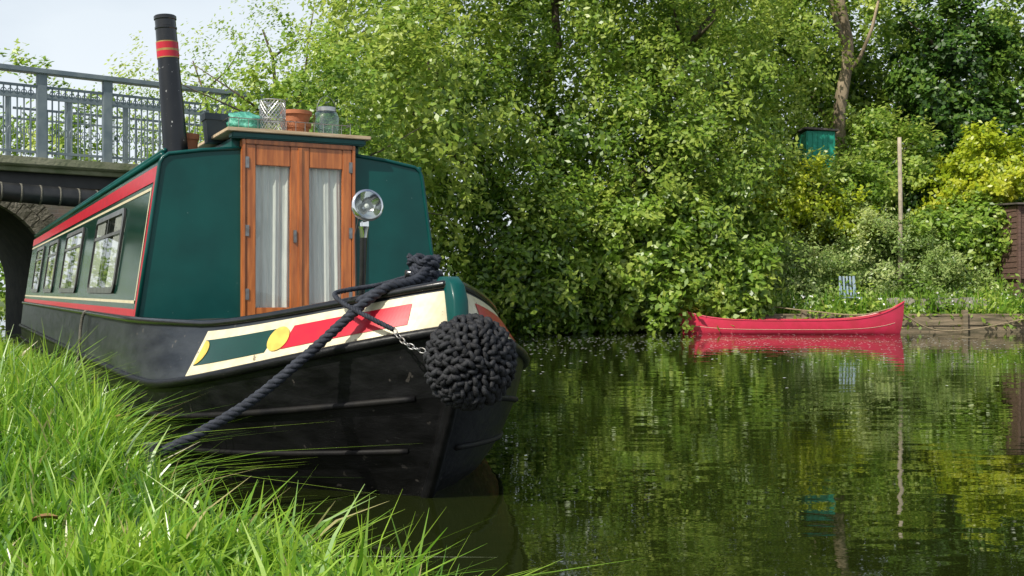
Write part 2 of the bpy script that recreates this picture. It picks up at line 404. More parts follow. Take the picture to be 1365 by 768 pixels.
rings=[(-hw,.9),(-hw*.75,1.0),(hw*.75,1.0),(hw,.9)]
cx=sum(p[0] for p in prof)/n;cz=sum(p[1] for p in prof)/n
for t,sc in rings:
    for (a,z) in prof: v.append((cx+(a-cx)*sc,t,cz+(z-cz)*sc))
f=[tuple(range(n))[::-1],tuple(3*n+i for i in range(n))]
for r_ in range(3):
    for i in range(n): f.append((r_*n+i,r_*n+(i+1)%n,(r_+1)*n+(i+1)%n,(r_+1)*n+i))
mb.add(v,f,M['teal']); mb.obj('stem_head',boat,auto=50)
def S(x,w,side,off=.004):
    p=hullpt(1,x,side)*(1-w)+hullpt(0,x,side)*w
    e=.004; px=hullpt(1,x-e,side)*(1-w)+hullpt(0,x-e,side)*w; dx=p-px
    dw=hullpt(0,x,side)-hullpt(1,x,side)
    nn=np.cross(dx,dw); nn/=np.linalg.norm(nn)
    if nn[1]*side<0: nn=-nn
    return p+nn*off
def strip(mb,x0,x1,wlo,whi,mat,side,off,n=40,m=3):
    v=[];f=[]
    for i in range(n+1):
        u=i/n; x=x0+(x1-x0)*u
        a=wlo(u) if callable(wlo) else wlo; b_=whi(u) if callable(whi) else whi
        for j in range(m+1): v.append(S(x,a+(b_-a)*j/m,side,off))
    for i in range(n):
        for j in range(m):
            q=(i*(m+1)+j,(i+1)*(m+1)+j,(i+1)*(m+1)+j+1,i*(m+1)+j+1)
            f.append(q if side<0 else q[::-1])
    mb.add(v,f,mat)
def disc(mb,x0,w0,R,mat,side,off,half=False,n=28):
    e=.01
    dX=(S(x0+e,w0,side)-S(x0-e,w0,side))/(2*e); dW=(S(x0,w0+.1,side)-S(x0,w0-.1,side))/.2
    up=np.array([0,0,1.]); nn=np.cross(dX,dW); nn/=np.linalg.norm(nn); ux=np.cross(up,nn); ux/=np.linalg.norm(ux)
    if np.dot(ux,dX)<0: ux=-ux
    uz=np.cross(nn,ux); uz=uz if uz[2]>0 else -uz
    A=np.array([[dX@ux,dW@ux],[dX@uz,dW@uz]]); Ai=np.linalg.inv(A)
    rg=np.linspace(-PI/2,PI/2,n) if half else np.linspace(0,2*PI,n,endpoint=False)
    v=[S(x0,w0,side,off)];
    for k in(.5,1):
        for q in rg:
            if half:
                du,dv=k*R*math.cos(q)/np.linalg.norm(dX),k*R*math.sin(q)/np.linalg.norm(dW)
            else: du,dv=Ai@np.array([k*R*math.cos(q),k*R*math.sin(q)])
            v.append(S(x0+du,w0+dv,side,off))
    f=[];c=n-1 if half else n
    for i in range(c):
        j=(i+1)%n; f.append((0,1+i,1+j)); f.append((1+i,1+n+i,1+n+j,1+j))
    if side>0: f=[q[::-1] for q in f]
    mb.add(v,f,mat)
mb=MB()
X0,X1=.53,.995
for side in(-1,1):
    strip(mb,X0,X1,.07,.86,M['cream'],side,.004,60)
    strip(mb,X0+.012,.735,.25,.69,M['green'],side,.007)
    disc(mb,X0+.014,.47,.068,M['gold'],side,.010,half=True)
    disc(mb,.750,.47,.068,M['gold'],side,.010)
    strip(mb,.768,.955,.25,.69,M['red'],side,.007)
mb.obj('bow_flash',boat)
# cabin shell
hs=[(1.0,.78),(.93,1.27),(.862,1.75),(.845,1.785),(.81,1.81),(.6,1.845),(.365,1.87),(0,1.885)]
sec=[(-t,z) for t,z in hs]+[(t,z) for t,z in hs[-2::-1]]
al=[0,-2,-4,-6,-8,-10,-11.0]
mb=MB(); v=[(a,t,z) for a in al for t,z in sec]; ns=len(sec); f=[]
for i in range(len(al)-1):
    for j in range(ns-1): f.append((i*ns+j,i*ns+j+1,(i+1)*ns+j+1,(i+1)*ns+j))
mb.add(v,f,M['green'])
mb.add([(al[-1],t,z) for t,z in sec],[tuple(range(ns))],M['green'])
mb.obj('cabin_sides',boat,auto=25)
mb=MB()
for sgn in(-1,1):
    out=[(sgn*t,z) for t,z in hs if t>.36]+[(sgn*.365,.78)]
    fc=tuple(range(len(out)))
    mb.add([(.0,t,z) for t,z in out],[fc if sgn<0 else fc[::-1]],M['teal'])
mb.obj('cabin_front',boat)
mb=MB()
mb.tube([(.0,t,z) for t,z in sec if abs(t)>.36 and t<0],.013,M['teal'],8)
mb.tube([(.0,t,z) for t,z in sec if abs(t)>.36 and t>0],.013,M['teal'],8)
for sgn in(-1,1):
    mb.tube([(-.25,sgn*.79,1.86),(-10.8,sgn*.79,1.86)],.016,M['teal'],8)
    for i in range(14): mb.tube([(-.3-i*.8,sgn*.79,1.80),(-.3-i*.8,sgn*.79,1.86)],.012,M['teal'],6)
    mb.tube([(0,sgn*.845,1.80),(-11,sgn*.845,1.80)],.018,M['teal'],8)
mb.obj('roof_trim',boat,smooth=True)
mb=MB(); sr=[s for s in sec if abs(s[0])<=.82]; v=[(a,t,z+.004) for a in(-.02,-11) for t,z in sr]; k=len(sr)
mb.add(v,[(i,i+1,k+i+1,k+i) for i in range(k-1)],M['roof']); mb.obj('roof',boat)
def SS(a,w,side,off): 
    z=.78+w*.97
    t=1.0-(.07*w*2 if w<.505 else .07+.068*(w-.505)/.495)
    return (a,side*(t+off),z+off*.14)
def sp(mb,a0,a1,w0,w1,mat,side,off=.004):
    ws=[w0]+([.505] if w0<.505<w1 else [])+[w1]
    v=[SS(a,w,side,off) for a in(a0,a1) for w in ws];k=len(ws)
    mb.add(v,[(i,i+1,k+i+1,k+i) for i in range(k-1)],mat)
mb=MB()
for s_ in(-1,1):
    sp(mb,-.015,-11,.89,.99,M['red'],s_,.004)
    sp(mb,-.015,-.115,.003,.889,M['red'],s_,.004)
    sp(mb,-.15,-.18,.135,.86,M['cream'],s_,.004)
    sp(mb,-.18,-11,.84,.86,M['cream'],s_,.004)
    sp(mb,-.18,-11,.115,.135,M['cream'],s_,.004)
    sp(mb,-.117,-11,.003,.08,M['red'],s_,.0045)
mb.obj('coach_lines',boat)
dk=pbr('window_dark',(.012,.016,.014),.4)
for wi,(a0,a1) in enumerate([(-1.15,-2.75),(-3.75,-5.35),(-6.3,-7.5),(-8.4,-9.6)]):
    for s_ in(-1,1):
        mb=MB(); W0,W1=.19,.79
        def rr(i0,off,n=6,R=.08):
            aa0,aa1=a1+i0,a0-i0; w0_,w1_=W0+i0,W1-i0; r=max(R-i0,.02); pts=[]
            for (ca,cw,st_) in((aa1-r,w1_-r,0),(aa0+r,w1_-r,PI/2),(aa0+r,w0_+r,PI),(aa1-r,w0_+r,1.5*PI)):
                for q in range(n+1):
                    an=st_+PI/2*q/n; pts.append(SS(ca+r*math.cos(an),cw+r*math.sin(an),s_,off))
            return pts
        def ring(l1,l2,mat):
            k=len(l1); mb.add(l1+l2,[(i,(i+1)%k,k+(i+1)%k,k+i) for i in range(k)],mat)
        o1=rr(-.012,.003);o2=rr(-.012,.018);o3=rr(.03,.022);o4=rr(.03,.008)
        ring(o1,o2,M['rubber']);ring(o2,o3,M['alu']);ring(o3,o4,M['rubber'])
        gl=rr(.03,.012); mb.add(gl,[tuple(range(len(gl)))],M['glass'])
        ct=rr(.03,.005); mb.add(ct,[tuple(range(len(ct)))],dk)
        for (c0,c1) in((a0-.05,a0-.05-(a0-a1)*.27),(a1+.05+(a0-a1)*.33,a1+.05)):
            n=24; v=[]
            for i in range(n+1):
                for w in(W0+.035,.5,W1-.035): v.append(SS(c0+(c1-c0)*i/n,w,s_,.0085+.002*math.sin(i*1.7)))
            mb.add(v,[(i*3+j,i*3+j+1,i*3+4+j,i*3+3+j) for i in range(n) for j in range(2)],M['curtain'])
        am=a0-(a0-a1)*.5
        sp(mb,am+.015,am-.015,W0+.02,W1-.02,M['alu'],s_,.02)
        sp(mb,a0-.04,a1+.04,W1-.175,W1-.15,M['alu'],s_,.019)
        mb.obj('window_%d%s'%(wi+1,'a' if s_<0 else 'b'),boat)
# doors
mb=MB()
z0,z1=.80,1.925; W_=M['wood']
def bx(a0,a1,t0,t1,zz0,zz1,mat,bev=.004): mb.box(((a0+a1)/2,(t0+t1)/2,(zz0+zz1)/2),(abs(a1-a0),abs(t1-t0),abs(zz1-zz0)),mat,bev=bev)
bx(-.02,.045,-.372,-.35,z0,z1,W_); bx(-.02,.045,.35,.372,z0,z1,W_)
bx(-.02,.045,-.349,.349,1.895,z1,W_)
for sg in(-1,1):
    def q(t0,t1): return (sg*t0,sg*t1) if sg>0 else (sg*t1,sg*t0)
    t0,t1=q(.285,.347); bx(.0,.038,t0,t1,z0,1.893,W_)
    t0,t1=q(.004,.062); bx(.0,.038,t0,t1,z0,1.893,W_)
    t0,t1=q(.064,.283); bx(.0,.036,t0,t1,1.765,1.893,W_)
    t0,t1=q(.064,.283); bx(.0,.036,t0,t1,z0,.865,W_)
mb.obj('door_frames',boat,auto=30)
mb=MB()
bx(.037,.046,-.012,.012,z0,1.89,W_,.002)
for zz in(.95,1.35,1.78):
    for sg in(-1,1): bx(.0365,.043,sg*.34-.012,sg*.34+.012,zz-.035,zz+.035,M['steel'],.001)
bx(.038,.05,-.045,-.025,1.28,1.36,M['steel'],.002)
mb.obj('door_trim',boat)
mb=MB()
for sg in(-1,1):
    mb.add([(.022,sg*.06,.86),(.022,sg*.287,.86),(.022,sg*.287,1.77),(.022,sg*.06,1.77)],[(0,1,2,3)],M['glass'])
mb.obj('door_glass',boat)
mb=MB(); n=60; v=[]
for sg in(-1,1):
    v=[]
    for i in range(n+1):
        u=i/n
        for j,z in enumerate((.80,1.1,1.45,1.8)):
            k=1-j/3*.35
            tt=sg*(.05+.25*u); 
            v.append((-.006+.012*k*math.sin(u*22+sg+j*.35)+.004*math.sin(u*61+j),tt,z))
    mb.add(v,[(i*4+j,i*4+j+1,i*4+5+j,i*4+4+j) for i in range(n) for j in range(3)],M['curtain'])
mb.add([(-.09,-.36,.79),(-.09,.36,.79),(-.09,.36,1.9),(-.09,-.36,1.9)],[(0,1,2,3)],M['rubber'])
mb.obj('door_curtains',boat,smooth=True)
# hatch
mb=MB()
bx(-.95,-.03,-.42,.42,1.82,1.94,M['teal'],.006)
bx(-.03,.06,-.44,.44,1.927,1.965,M['teal'],.008)
bx(-1.0,.075,-.47,.47,1.967,1.991,M['board'],.004)
mb.obj('roof_hatch',boat,auto=30)
# chimney
mb=MB()
bz=1.80; lean=Matrix.Rotation(math.radians(4.3),3,'X')@Matrix.Rotation(math.radians(-1),3,'Y')
cb=(-.3,-.71,bz)
mb.lathe([(0,.115),(.02,.115),(.03,.09),(.05,.082),(.055,.080)],M['black'],cb,lean)
mb.lathe([(.05,.078),(.655,.066)],M['chipped'],cb,lean)
for a_,b_,mt in((.655,.662,'dullgold'),(.662,.70,'red'),(.70,.714,'dullgold'),(.714,.755,'red'),(.755,.762,'dullgold')): mb.lathe([(a_,.066),(a_,.069),(b_,.069),(b_,.066)],M[mt],cb,lean)
mb.lathe([(.762,.066),(.84,.065),(.845,.069),(.855,.069),(.86,.065),(.90,.065),(.905,.070),(.925,.070),(.93,.064),(.925,.056),(.7,.055),(.7,.0)],M['black'],cb,lean)
mb.obj('chimney',boat,auto=35)
# headlamp
mb=MB()
lc=Vector((1.29,0,1.43)); R=Matrix.Rotation(math.radians(-2),3,'Z')@Matrix.Rotation(math.radians(82),3,'Y')@Matrix.Scale(.92,3)
mb.lathe([(-.13,.004),(-.125,.02),(-.10,.05),(-.05,.078),(0,.086),(.006,.094),(.018,.096),(.026,.09),(.028,.082)],M['chrome'],lc,R,40)
mb.lathe([(.027,.082),(.036,.05),(.04,.0)],M['glass'],lc,R,40)
mb.lathe([(.022,.082),(-.01,.06),(-.035,.03),(-.045,0)],M['chrome'],lc,R,40)
mb.lathe([(-.03,.0),(-.03,.012),(0,.014),(.005,0)],M['white'],lc,R,16)
mb.box(lc+Vector((-.05,.0,-.095)),(.05,.05,.05),M['chrome'],bev=.012)
mb.lathe([(-.17,.02),(-.13,.024),(-.11,.03),(-.105,0)],M['chrome'],lc+Vector((-.05,0,.0)),None,20)
mb.tube([lc+Vector((-.05,0,-.16)),lc+Vector((-.06,.0,-.35)),lc+Vector((-.09,-.01,-.66))],[.02,.017,.017],M['black'],12)
mb.tube([lc+Vector((-.11,0,-.04)),lc+Vector((-.13,-.02,-.15)),lc+Vector((-.09,-.03,-.3)),lc+Vector((-.1,-.02,-.6))],.005,M['rubber'],6)
mb.obj('headlamp',boat,auto=40)
mb=MB()
mb.tube([(2.08,0,.9),(2.08,0,1.05)],.025,M['black'],12); mb.tube([(2.08,-.09,1.05),(2.08,.09,1.05)],.02,M['black'],12)
mb.obj('mooring_stud',boat,smooth=True)
mb=MB()
pts=[]
for i in range(70):
    q=i*.52; pts.append((2.08+(.052+.012*math.sin(i*1.3))*math.cos(q),(.06+.014*math.cos(i*.9))*math.sin(q),1.0+.135*i/70+.012*math.sin(i*2.1)))
rope(mb,pts,.016,M['rope'],.07)
P=[(2.10,.02,1.10),(2.16,-.06,1.03),(2.20,-.17,1.0),(2.205,-.24,.985),(2.2,-.36,.90),(2.17,-.58,.70),(2.13,-.82,.50),(2.1,-1.05,.36),(2.08,-1.22,.28)]
rope(mb,P,.024,M['rope'],.1)
P=[(2.08,.04,1.08),(2.12,-.06,1.0),(2.15,-.17,.985),(2.16,-.26,.97),(2.17,-.36,.92)]
rope(mb,P,.02,M['rope'],.09)
P2=[(2.06,-.03,1.05),(2.03,-.2,1.0),(2.04,-.36,.975),(2.07,-.435,.955),(2.17,-.42,.91),(2.28,-.34,.85),(2.355,-.26,.80)]
rope(mb,P2,.012,M['rope'],.05)
mb.obj('mooring_rope',mw=MBOAT,smooth=True)
mb=MB()
ch=catmull([(2.355,-.26,.80),(2.42,-.235,.745),(2.48,-.19,.715),(2.56,-.13,.70)],.026)
for i in range(len(ch)-1):
    c=(ch[i]+ch[i+1])/2; d=(ch[i+1]-ch[i]).normalized(); up=Vector((0,0,1)); s1=d.cross(up).normalized(); s2=d.cross(s1)
    w=s1 if i%2 else s2
    mb.tube([c+d*.019*math.cos(q)+w*.011*math.sin(q) for q in np.linspace(0,2*PI,13)],.0036,M['steel'],6,False)
mb.obj('fender_chain',mw=MBOAT,smooth=True)
# bow fender
mb=MB(); fc=Vector((2.63,-.015,.665)); RX,RR=.12,.185
mb.lathe([(RX*math.cos(q)*.88,RR*math.sin(q)*.9) for q in np.linspace(0,PI,14)],M['fender'],fc,Matrix.Rotation(PI/2,3,'Y'),28)
for ri,th in enumerate(np.linspace(.08,PI*.86,13)):
    rad=RR*math.sin(th)**.8
    xx=RX*math.cos(th); cnt=max(5,int(2*PI*rad/.037))
    for i in range(cnt):
        ph=2*PI*(i+.5*(ri%2))/cnt+rng.normal()*.05
        nrm=Vector((math.cos(th)/RX*RR,math.sin(th)*math.cos(ph),math.sin(th)*math.sin(ph))).normalized()
        tang=Vector((0,-math.sin(ph),math.cos(ph))); mer=nrm.cross(tang)
        c=fc+Vector((xx,rad*math.cos(ph),rad*math.sin(ph)))
        for sg in(-1,1):
            d=(tang*.55+mer*sg*(.75+rng.normal()*.15)).normalized()
            cc=c+mer*sg*.010+nrm*rng.uniform(-.008,.010)
            k=rng.uniform(.85,1.25)
            pts=[cc-d*.027-nrm*.014,cc-d*.015+nrm*.004,cc+nrm*.011,cc+d*.015+nrm*.004,cc+d*.027-nrm*.014]
            mb.tube(pts,[.0065*k,.0105*k,.0115*k,.0105*k,.0065*k],M['fender'],7)
mb.obj('bow_fender',mw=MBOAT,smooth=True)
mb=MB()
rope(mb,[(-2.2,-1.03,.81),(-2.2,-1.065,.80),(-2.23,-1.085,.7),(-2.2,-1.1,.55),(-2.24,-1.11,.38),(-2.2,-1.18,.15)],.012,M['greyrope'],.06)
mb.obj('fender_rope',mw=MBOAT,smooth=True)
mb=MB(); x_,y_=2.08,-1.24
mb.tube([(x_,y_,-.1),(x_+.01,y_-.01,.32)],[.02,.022],M['steel'],10); mb.lathe([(0,.032),(.015,.034),(.02,0)],M['steel'],(x_+.01,y_-.01,.315))
mb.obj('mooring_stake',mw=MBOAT,auto=40)
# ---- roof clutter
HZ=1.992
def pot(name,a,t,z,r,h,mat,n=24,sq=False):
    mb=MB()
    mb.lathe([(0,.0),(0,r*.72),(h*.78,r*.93),(h*.78,r*1.04),(h,r*1.06),(h,r*.95),(h*.8,r*.88),(h*.1,r*.66)],mat,(a,t,z),Matrix.Rotation(PI/4,3,'Z'),4 if sq else n)
    return mb.obj(name,mw=MBOAT,auto=35)
pot('flower_pot',-.45,-.60,1.83,.06,.17,M['terra'])
pot('flower_pot',-.5,.13,HZ,.10,.14,M['terra']); pot('flower_pot',-.5,.13,HZ+.10,.104,.12,M['terra'])
pot('flower_pot',-.40,.08,HZ,.08,.11,M['terra'])
pot('plant_tub',-.45,-.44,1.95,.10,.19,M['slate'],sq=True)
import bmesh
bm=bmesh.new(); bmesh.ops.create_icosphere(bm,subdivisions=4,radius=1)
for v_ in bm.verts:
    p=v_.co; k=1+.09*math.sin(p.x*7+1)*math.sin(p.y*6)+.06*math.sin(p.z*11+p.x*5)+.03*math.sin(p.y*23+p.z*9)
    v_.co=Vector((p.x*.12*k-.42,p.y*.125*k-.25,max(-1,p.z*k)*.09+HZ+.09))
me=bpy.data.meshes.new('net_bag'); bm.to_mesh(me); bm.free(); me.materials.append(M['bagm'])
for p_ in me.polygons: p_.use_smooth=True
o=bpy.data.objects.new('net_bag',me); scene.collection.objects.link(o); o.matrix_world=MBOAT
mb=MB(); R_=.085;H_=.25; c0=Vector((-.33,-.08,HZ))
for i in range(22):
    for sg in(-1,1):
        mb.tube([c0+Vector((R_*math.cos(2*PI*i/22+sg*k*.28),R_*math.sin(2*PI*i/22+sg*k*.28),H_*k/8)) for k in range(9)],.0022,M['alu'],4)
for z in(0,H_*.5,H_): mb.tube([c0+Vector((R_*math.cos(q),R_*math.sin(q),z)) for q in np.linspace(0,2*PI,25)],.0035,M['alu'],5,False)
mb.obj('wire_mesh_basket',mw=MBOAT)
mb=MB(); c=(-.32,.29,HZ)
mb.lathe([(0,0),(0,.085),(.01,.092),(.16,.092),(.195,.075),(.205,.062),(.215,.062)],M['jar'],c)
mb.lathe([(.012,0),(.012,.085),(.16,.085),(.19,.07),(.21,.056)],M['jar'],c)
mb.lathe([(.205,.064),(.23,.065),(.235,.058),(.235,.02),(.24,.0)],M['alu'],c)
mb.tube([Vector(c)+Vector((0,.07*math.cos(q),.2+.11*math.sin(q))) for q in np.linspace(0,PI,14)],.002,M['steel'],5)
mb.obj('glass_jar',mw=MBOAT,auto=40)
mb=MB()
for z in(HZ+.015,HZ+.1):
    mb.tube([(-.2,-.40,z),(-.2,.42,z),(-.75,.42,z),(-.75,-.40,z),(-.2,-.40,z)],.003,M['steel'],5,False)
for i in range(14): mb.tube([(-.2,-.4+.82*i/13,HZ),(-.2,-.4+.82*i/13,HZ+.1)],.002,M['steel'],4)
mb.obj('wire_tray',mw=MBOAT)
# ---------------------------------------------------------------- footbridge
BD=Vector((.8,.6,0)); BN=Vector((-.6,.8,0)); B0=Vector((-7.8,16.5,0))
MBR=Matrix.Translation(B0)@Matrix.Rotation(math.atan2(.6,.8),4,'Z')
br=empty('footbridge',MBR)
DZ=3.05
mb=MB()
for yy in(0,2.3):
    for i in range(-9,6):
        s=.58+1.0*i
        mb.box((s,yy,DZ+.62),(.15 if yy==0 else .08,.10,1.40),M['railm'],bev=.01)
        if yy==0:
            for k in range(1,9):
                mb.box((s+.06+.88*k/9,yy,DZ+.56),(.02,.02,1.08),M['railm'])
            for k in range(8):
                cx_=s+.06+.88*(k+.5)/9+.05
                mb.tube([(cx_+.038*math.cos(q),yy,DZ+.40+.038*math.sin(q)*1.6) for q in np.linspace(0,2*PI,11)],.007,M['railm'],4,False)
                mb.tube([(cx_+.038*math.cos(q),yy,DZ+1.0+.038*math.sin(q)) for q in np.linspace(0,2*PI,11)],.007,M['railm'],4,False)
        else:
            for k in range(1,6): mb.box((s+.06+.88*k/6,yy,DZ+.56),(.014,.014,1.08),M['railm'])
        for zz,hh in((DZ+.08,.04),(DZ+.92,.03),(DZ+1.10,.04)): mb.box((s+.5,yy,zz),(.848,.03,hh),M['railm'])
    mb.box((-2,yy,DZ+1.34),(15,.18,.08),M['railm'],bev=.01)
mb.obj('railings',br)
mb=MB()
mb.box((-2,1.15,DZ-.08),(15,2.7,.12),M['deckedge'],bev=.01)
mb.box((-2,.0,DZ-.19),(15,.14,.09),M['deckedge'],bev=.01)
for yy in(.25,1.15,2.1): mb.box((-2,yy,DZ-.29),(15,.16,.28),M['pipe'])
mb.tube([(-9.5,-.12,DZ-.13),(5.5,-.12,DZ-.13)],.035,M['deckedge'],8)
mb.obj('deck_beams',br)
mb=MB(); mb.tube([(-9.5,-.25,2.62),(-3,-.25,2.57),(1.3,-.25,2.42),(5.4,-.25,2.2)],.145,M['pipe'],20)
for i in range(22):
    xx=-4+i*.28; zz=2.57-.035*max(0,xx+3)
    mb.tube([(xx,-.25,zz),(xx+.03,-.25,zz-.001)],.150,M['greyrope'],20)
mb.obj('pipe',br,smooth=True)
mb=MB(); mb.box((5.0,1.1,1.3),(1.6,3.0,3.0),M['brick']); mb.obj('abutment',br)
bb=empty('brick_bridge',Matrix.Translation(B0+BN*3.0)@Matrix.Rotation(math.atan2(.6,.8),4,'Z'))
mb=MB(); cxa=-.1; cz_=1.05; Ra=1.62; top=2.95
n=24; an=[PI*i/n for i in range(n+1)]
arc=[(cxa+Ra*math.cos(q),cz_+Ra*math.sin(q)) for q in an]
k=n+1
for y in(0,4.0):
    v=[(x,y,z) for x,z in arc]+[(x,y,top) for x,z in arc]
    f=[(i,k+i,k+i+1,i+1) for i in range(n)]
    for (xa,xb) in((cxa+Ra,6),( -14,cxa-Ra)):
        b_=len(v); v+=[(xa,y,-.8),(xb,y,-.8),(xb,y,top),(xa,y,top)]; f.append((b_,b_+1,b_+2,b_+3))
    mb.add(v,f,M['brick'])
mb.add([(-14,0,top),(6,0,top),(6,4,top),(-14,4,top)],[(0,1,2,3)],M['brick'])
mb.add([(x,y,z) for y in(0,4.0) for x,z in arc],[(i,i+1,k+i+1,k+i) for i in range(n)],M['shadebrick'])
for xx in(cxa+Ra,cxa-Ra): mb.add([(xx,0,-.8),(xx,0,cz_),(xx,4,cz_),(xx,4,-.8)],[(0,1,2,3)],M['shadebrick'])
mb.obj('wall',bb)
mb=MB()
nv=30
for rr_,(ra,rb) in enumerate(((Ra-.01,Ra+.215),(Ra+.225,Ra+.44))):
    for i in range(nv*(1)+6*rr_):
        tot=nv+6*rr_; q0=PI*i/tot+.006; q1=PI*(i+1)/tot-.006
        v=[(cxa+r*math.cos(q),y,cz_+r*math.sin(q)) for y in(-.03,.2) for r,q in((ra,q0),(rb,q0),(rb,q1),(ra,q1))]
        mb.add(v,[(0,1,2,3),(0,4,5,1),(1,5,6,2),(2,6,7,3),(3,7,4,0)],M['stone'])
mb.obj('arch_ring',bb)
# ---------------------------------------------------------------- trees
def tree(name,lobes,base,tips,mat,bark='bark',**kw):
    e=empty(name); mb=MB()
    if tips: branches(mb,base,tips,.2,M[bark],seed=len(name)); mb.obj('trunk',e,smooth=True)
    Vq,var=crown(lobes,**kw); quadcloud('foliage',Vq,var,M[mat],e); return e
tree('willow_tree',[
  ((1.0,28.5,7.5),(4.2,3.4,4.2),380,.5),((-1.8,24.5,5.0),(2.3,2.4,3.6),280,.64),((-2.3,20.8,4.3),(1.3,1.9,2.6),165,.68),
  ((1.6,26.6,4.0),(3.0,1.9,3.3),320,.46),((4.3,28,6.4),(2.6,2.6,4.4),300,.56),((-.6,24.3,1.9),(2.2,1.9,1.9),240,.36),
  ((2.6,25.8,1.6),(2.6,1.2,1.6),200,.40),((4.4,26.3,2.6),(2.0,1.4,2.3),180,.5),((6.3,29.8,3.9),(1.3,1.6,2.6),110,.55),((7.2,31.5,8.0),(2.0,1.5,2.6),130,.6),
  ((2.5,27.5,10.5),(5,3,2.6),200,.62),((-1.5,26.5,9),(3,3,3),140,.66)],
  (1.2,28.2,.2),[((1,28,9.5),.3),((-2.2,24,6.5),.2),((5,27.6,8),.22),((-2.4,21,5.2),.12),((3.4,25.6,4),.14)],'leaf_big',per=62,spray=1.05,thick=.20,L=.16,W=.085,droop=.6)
tree('hawthorn_shrub',[((2.9,25.2,1.7),(1.6,.8,1.6),150,.6),((4.9,25.6,1.3),(1.1,.7,1.2),100,.55),((.9,24.9,1.1),(1.2,.8,1.1),90,.45),((3.6,24.7,.7),(.5,.4,.6),24,.5)],(3,26,.2),[((3,25.6,2.2),.06)],'leaf_light',per=65,spray=.7,L=.19,W=.11,droop=.9)
tree('sycamore_tree',[((-3.9,17.6,3.4),(1.0,1.1,1.2),110,.5),((-3.0,17.4,3.4),(1.0,1.1,1.6),110,.45)],(-3.3,18,.2),[((-3.6,17.7,4.2),.1),((-3,17.4,4),.07)],'leaf_light',per=60,spray=.6,thick=.13,L=.11,W=.07,droop=.4)
tree('ash_tree',[((-6.5,31,6.6),(2.6,2.2,2.2),130,.6),((-9.8,32,6.2),(2.6,2.2,1.9),100,.6),((-4,30,7.6),(2.2,2,2.4),120,.6),((-8,31,4.3),(4.5,2,1.8),130,.5),((-3.5,27,4.5),(2,2,2.5),110,.55)],
  (-6.8,31,0),[((-7,31,8.4),.14),((-9.6,32,7.9),.1),((-4.2,30,9.6),.12),((-5.6,30.6,8.9),.08)],'leaf_light',per=45,spray=1.1,thick=.2,L=.13,W=.07,droop=.2,inner=.3)
tree('elder_tree',[((-13,30,4.6),(4,3,2.3),130,.5),((-17,31,4.2),(3,3,3),80,.5),((-14,29,1.5),(3.5,2,1.8),110,.4)],(-13,30,0),[((-13,30,6),.15)],'leaf_light',per=50,spray=.9,L=.17,W=.1)
tree('oak_tree',[((7.5,37,11),(3.8,3,3.6),240,.6),((14,39,8.4),(4,3,4.2),230,.45),((6,38,8),(4,3,4),170,.55),((19,38,9),(4,3,5),200,.55),((11,36.5,7.8),(3,2,3.0),170,.5),((22,34,6),(4,3,4),120,.5),((2,36,11.5),(5,2,4),130,.55)],
  (11.9,36.3,3.4),[((8.5,37,11),.2),((14.5,38,9),.2)],'leaf_big','barkpale',per=60,spray=1.1,thick=.28,L=.23,W=.13)
tree('ivy_clad_tree',[((13.2,32.8,7.4),(1.7,1.4,2.8),200,.5),((13.8,32.6,5.4),(1.5,1.2,1.5),90,.42),((16.4,33,8.4),(1.8,1.5,3.2),140,.72),((12.0,30.8,3.6),(.9,.6,.9),50,.3)],(13.5,33,2),[((13.5,33,9.5),.25)],'leaf_dark',per=75,spray=.7,L=.17,W=.12,droop=.6)
e=empty('poplar_tree'); mb=MB()
tp=catmull([(9.9,32.4,3.6),(9.75,32.2,6.2),(9.95,32,8.1),(9.6,32,10.5),(9.9,32,12.5)],.4)
mb.tube(tp,[.22-.12*i/len(tp)+.012*math.sin(i*1.9) for i in range(len(tp))],M['barkpale'],10)
mb.tube(catmull([(9.95,32,8.0),(9.45,31.8,9.2),(9.1,31.9,11),(8.7,31.9,12.5)],.5),.085,M['barkpale'],8)
mb.tube([(9.8,32.1,7.2),(10.3,31.9,7.9),(10.6,31.8,8.7),(10.9,31.8,10)],[.07,.06,.05,.03],M['barkpale'],8)
mb.obj('trunk',e,smooth=True)
Vq,var=crown([((9.3,32.3,12.6),(1.6,1.4,1.4),50,.6),((10.9,32.6,9.6),(.9,.9,1.0),22,.6),((8.6,32.6,10.5),(1,1,1.2),24,.6)],per=55,spray=.8,L=.17,W=.1); quadcloud('foliage',Vq,var,M['leaf_light'],e)
tree('maple_shrub',[((13.4,29.6,4.4),(1.7,1.1,.95),130,.6),((14.6,29.4,3.8),(1.5,1,.7),70,.6),((12.4,29.7,3.9),(.8,.8,.6),40,.55)],(13.5,30,.9),[((13.4,29.6,4.4),.07),((14.5,29.4,3.6),.05)],'leaf_yel',per=70,spray=.6,thick=.13,L=.14,W=.095,droop=.2)
tree('laurel_shrub',[((11.2,31.0,4.1),(1.4,1.1,1.5),120,.55),((7.6,30.6,3.3),(1.0,1.0,1.3),80,.6),((11.6,29.0,2.3),(1.1,.9,1.0),80,.5),((10.6,32.0,5.3),(1.1,1.0,1.2),70,.55),((9.0,29.3,3.9),(1.0,.5,.6),70,.6),((12.8,28.9,2.6),(.8,.6,.8),50,.45)],(10,31,2.9),[((10,31,4),.05)],'leaf_light',per=65,spray=.5,L=.15,W=.09)
tree('golden_shrub',[((7.5,28.9,3.4),(1.1,.8,.8),70,.5),((8.9,28.8,2.9),(.8,.6,.6),30,.5)],(7.7,29.2,1),[((7.6,29.0,3.4),.04)],'leaf_yel',per=55,spray=.6,L=.14,W=.085)
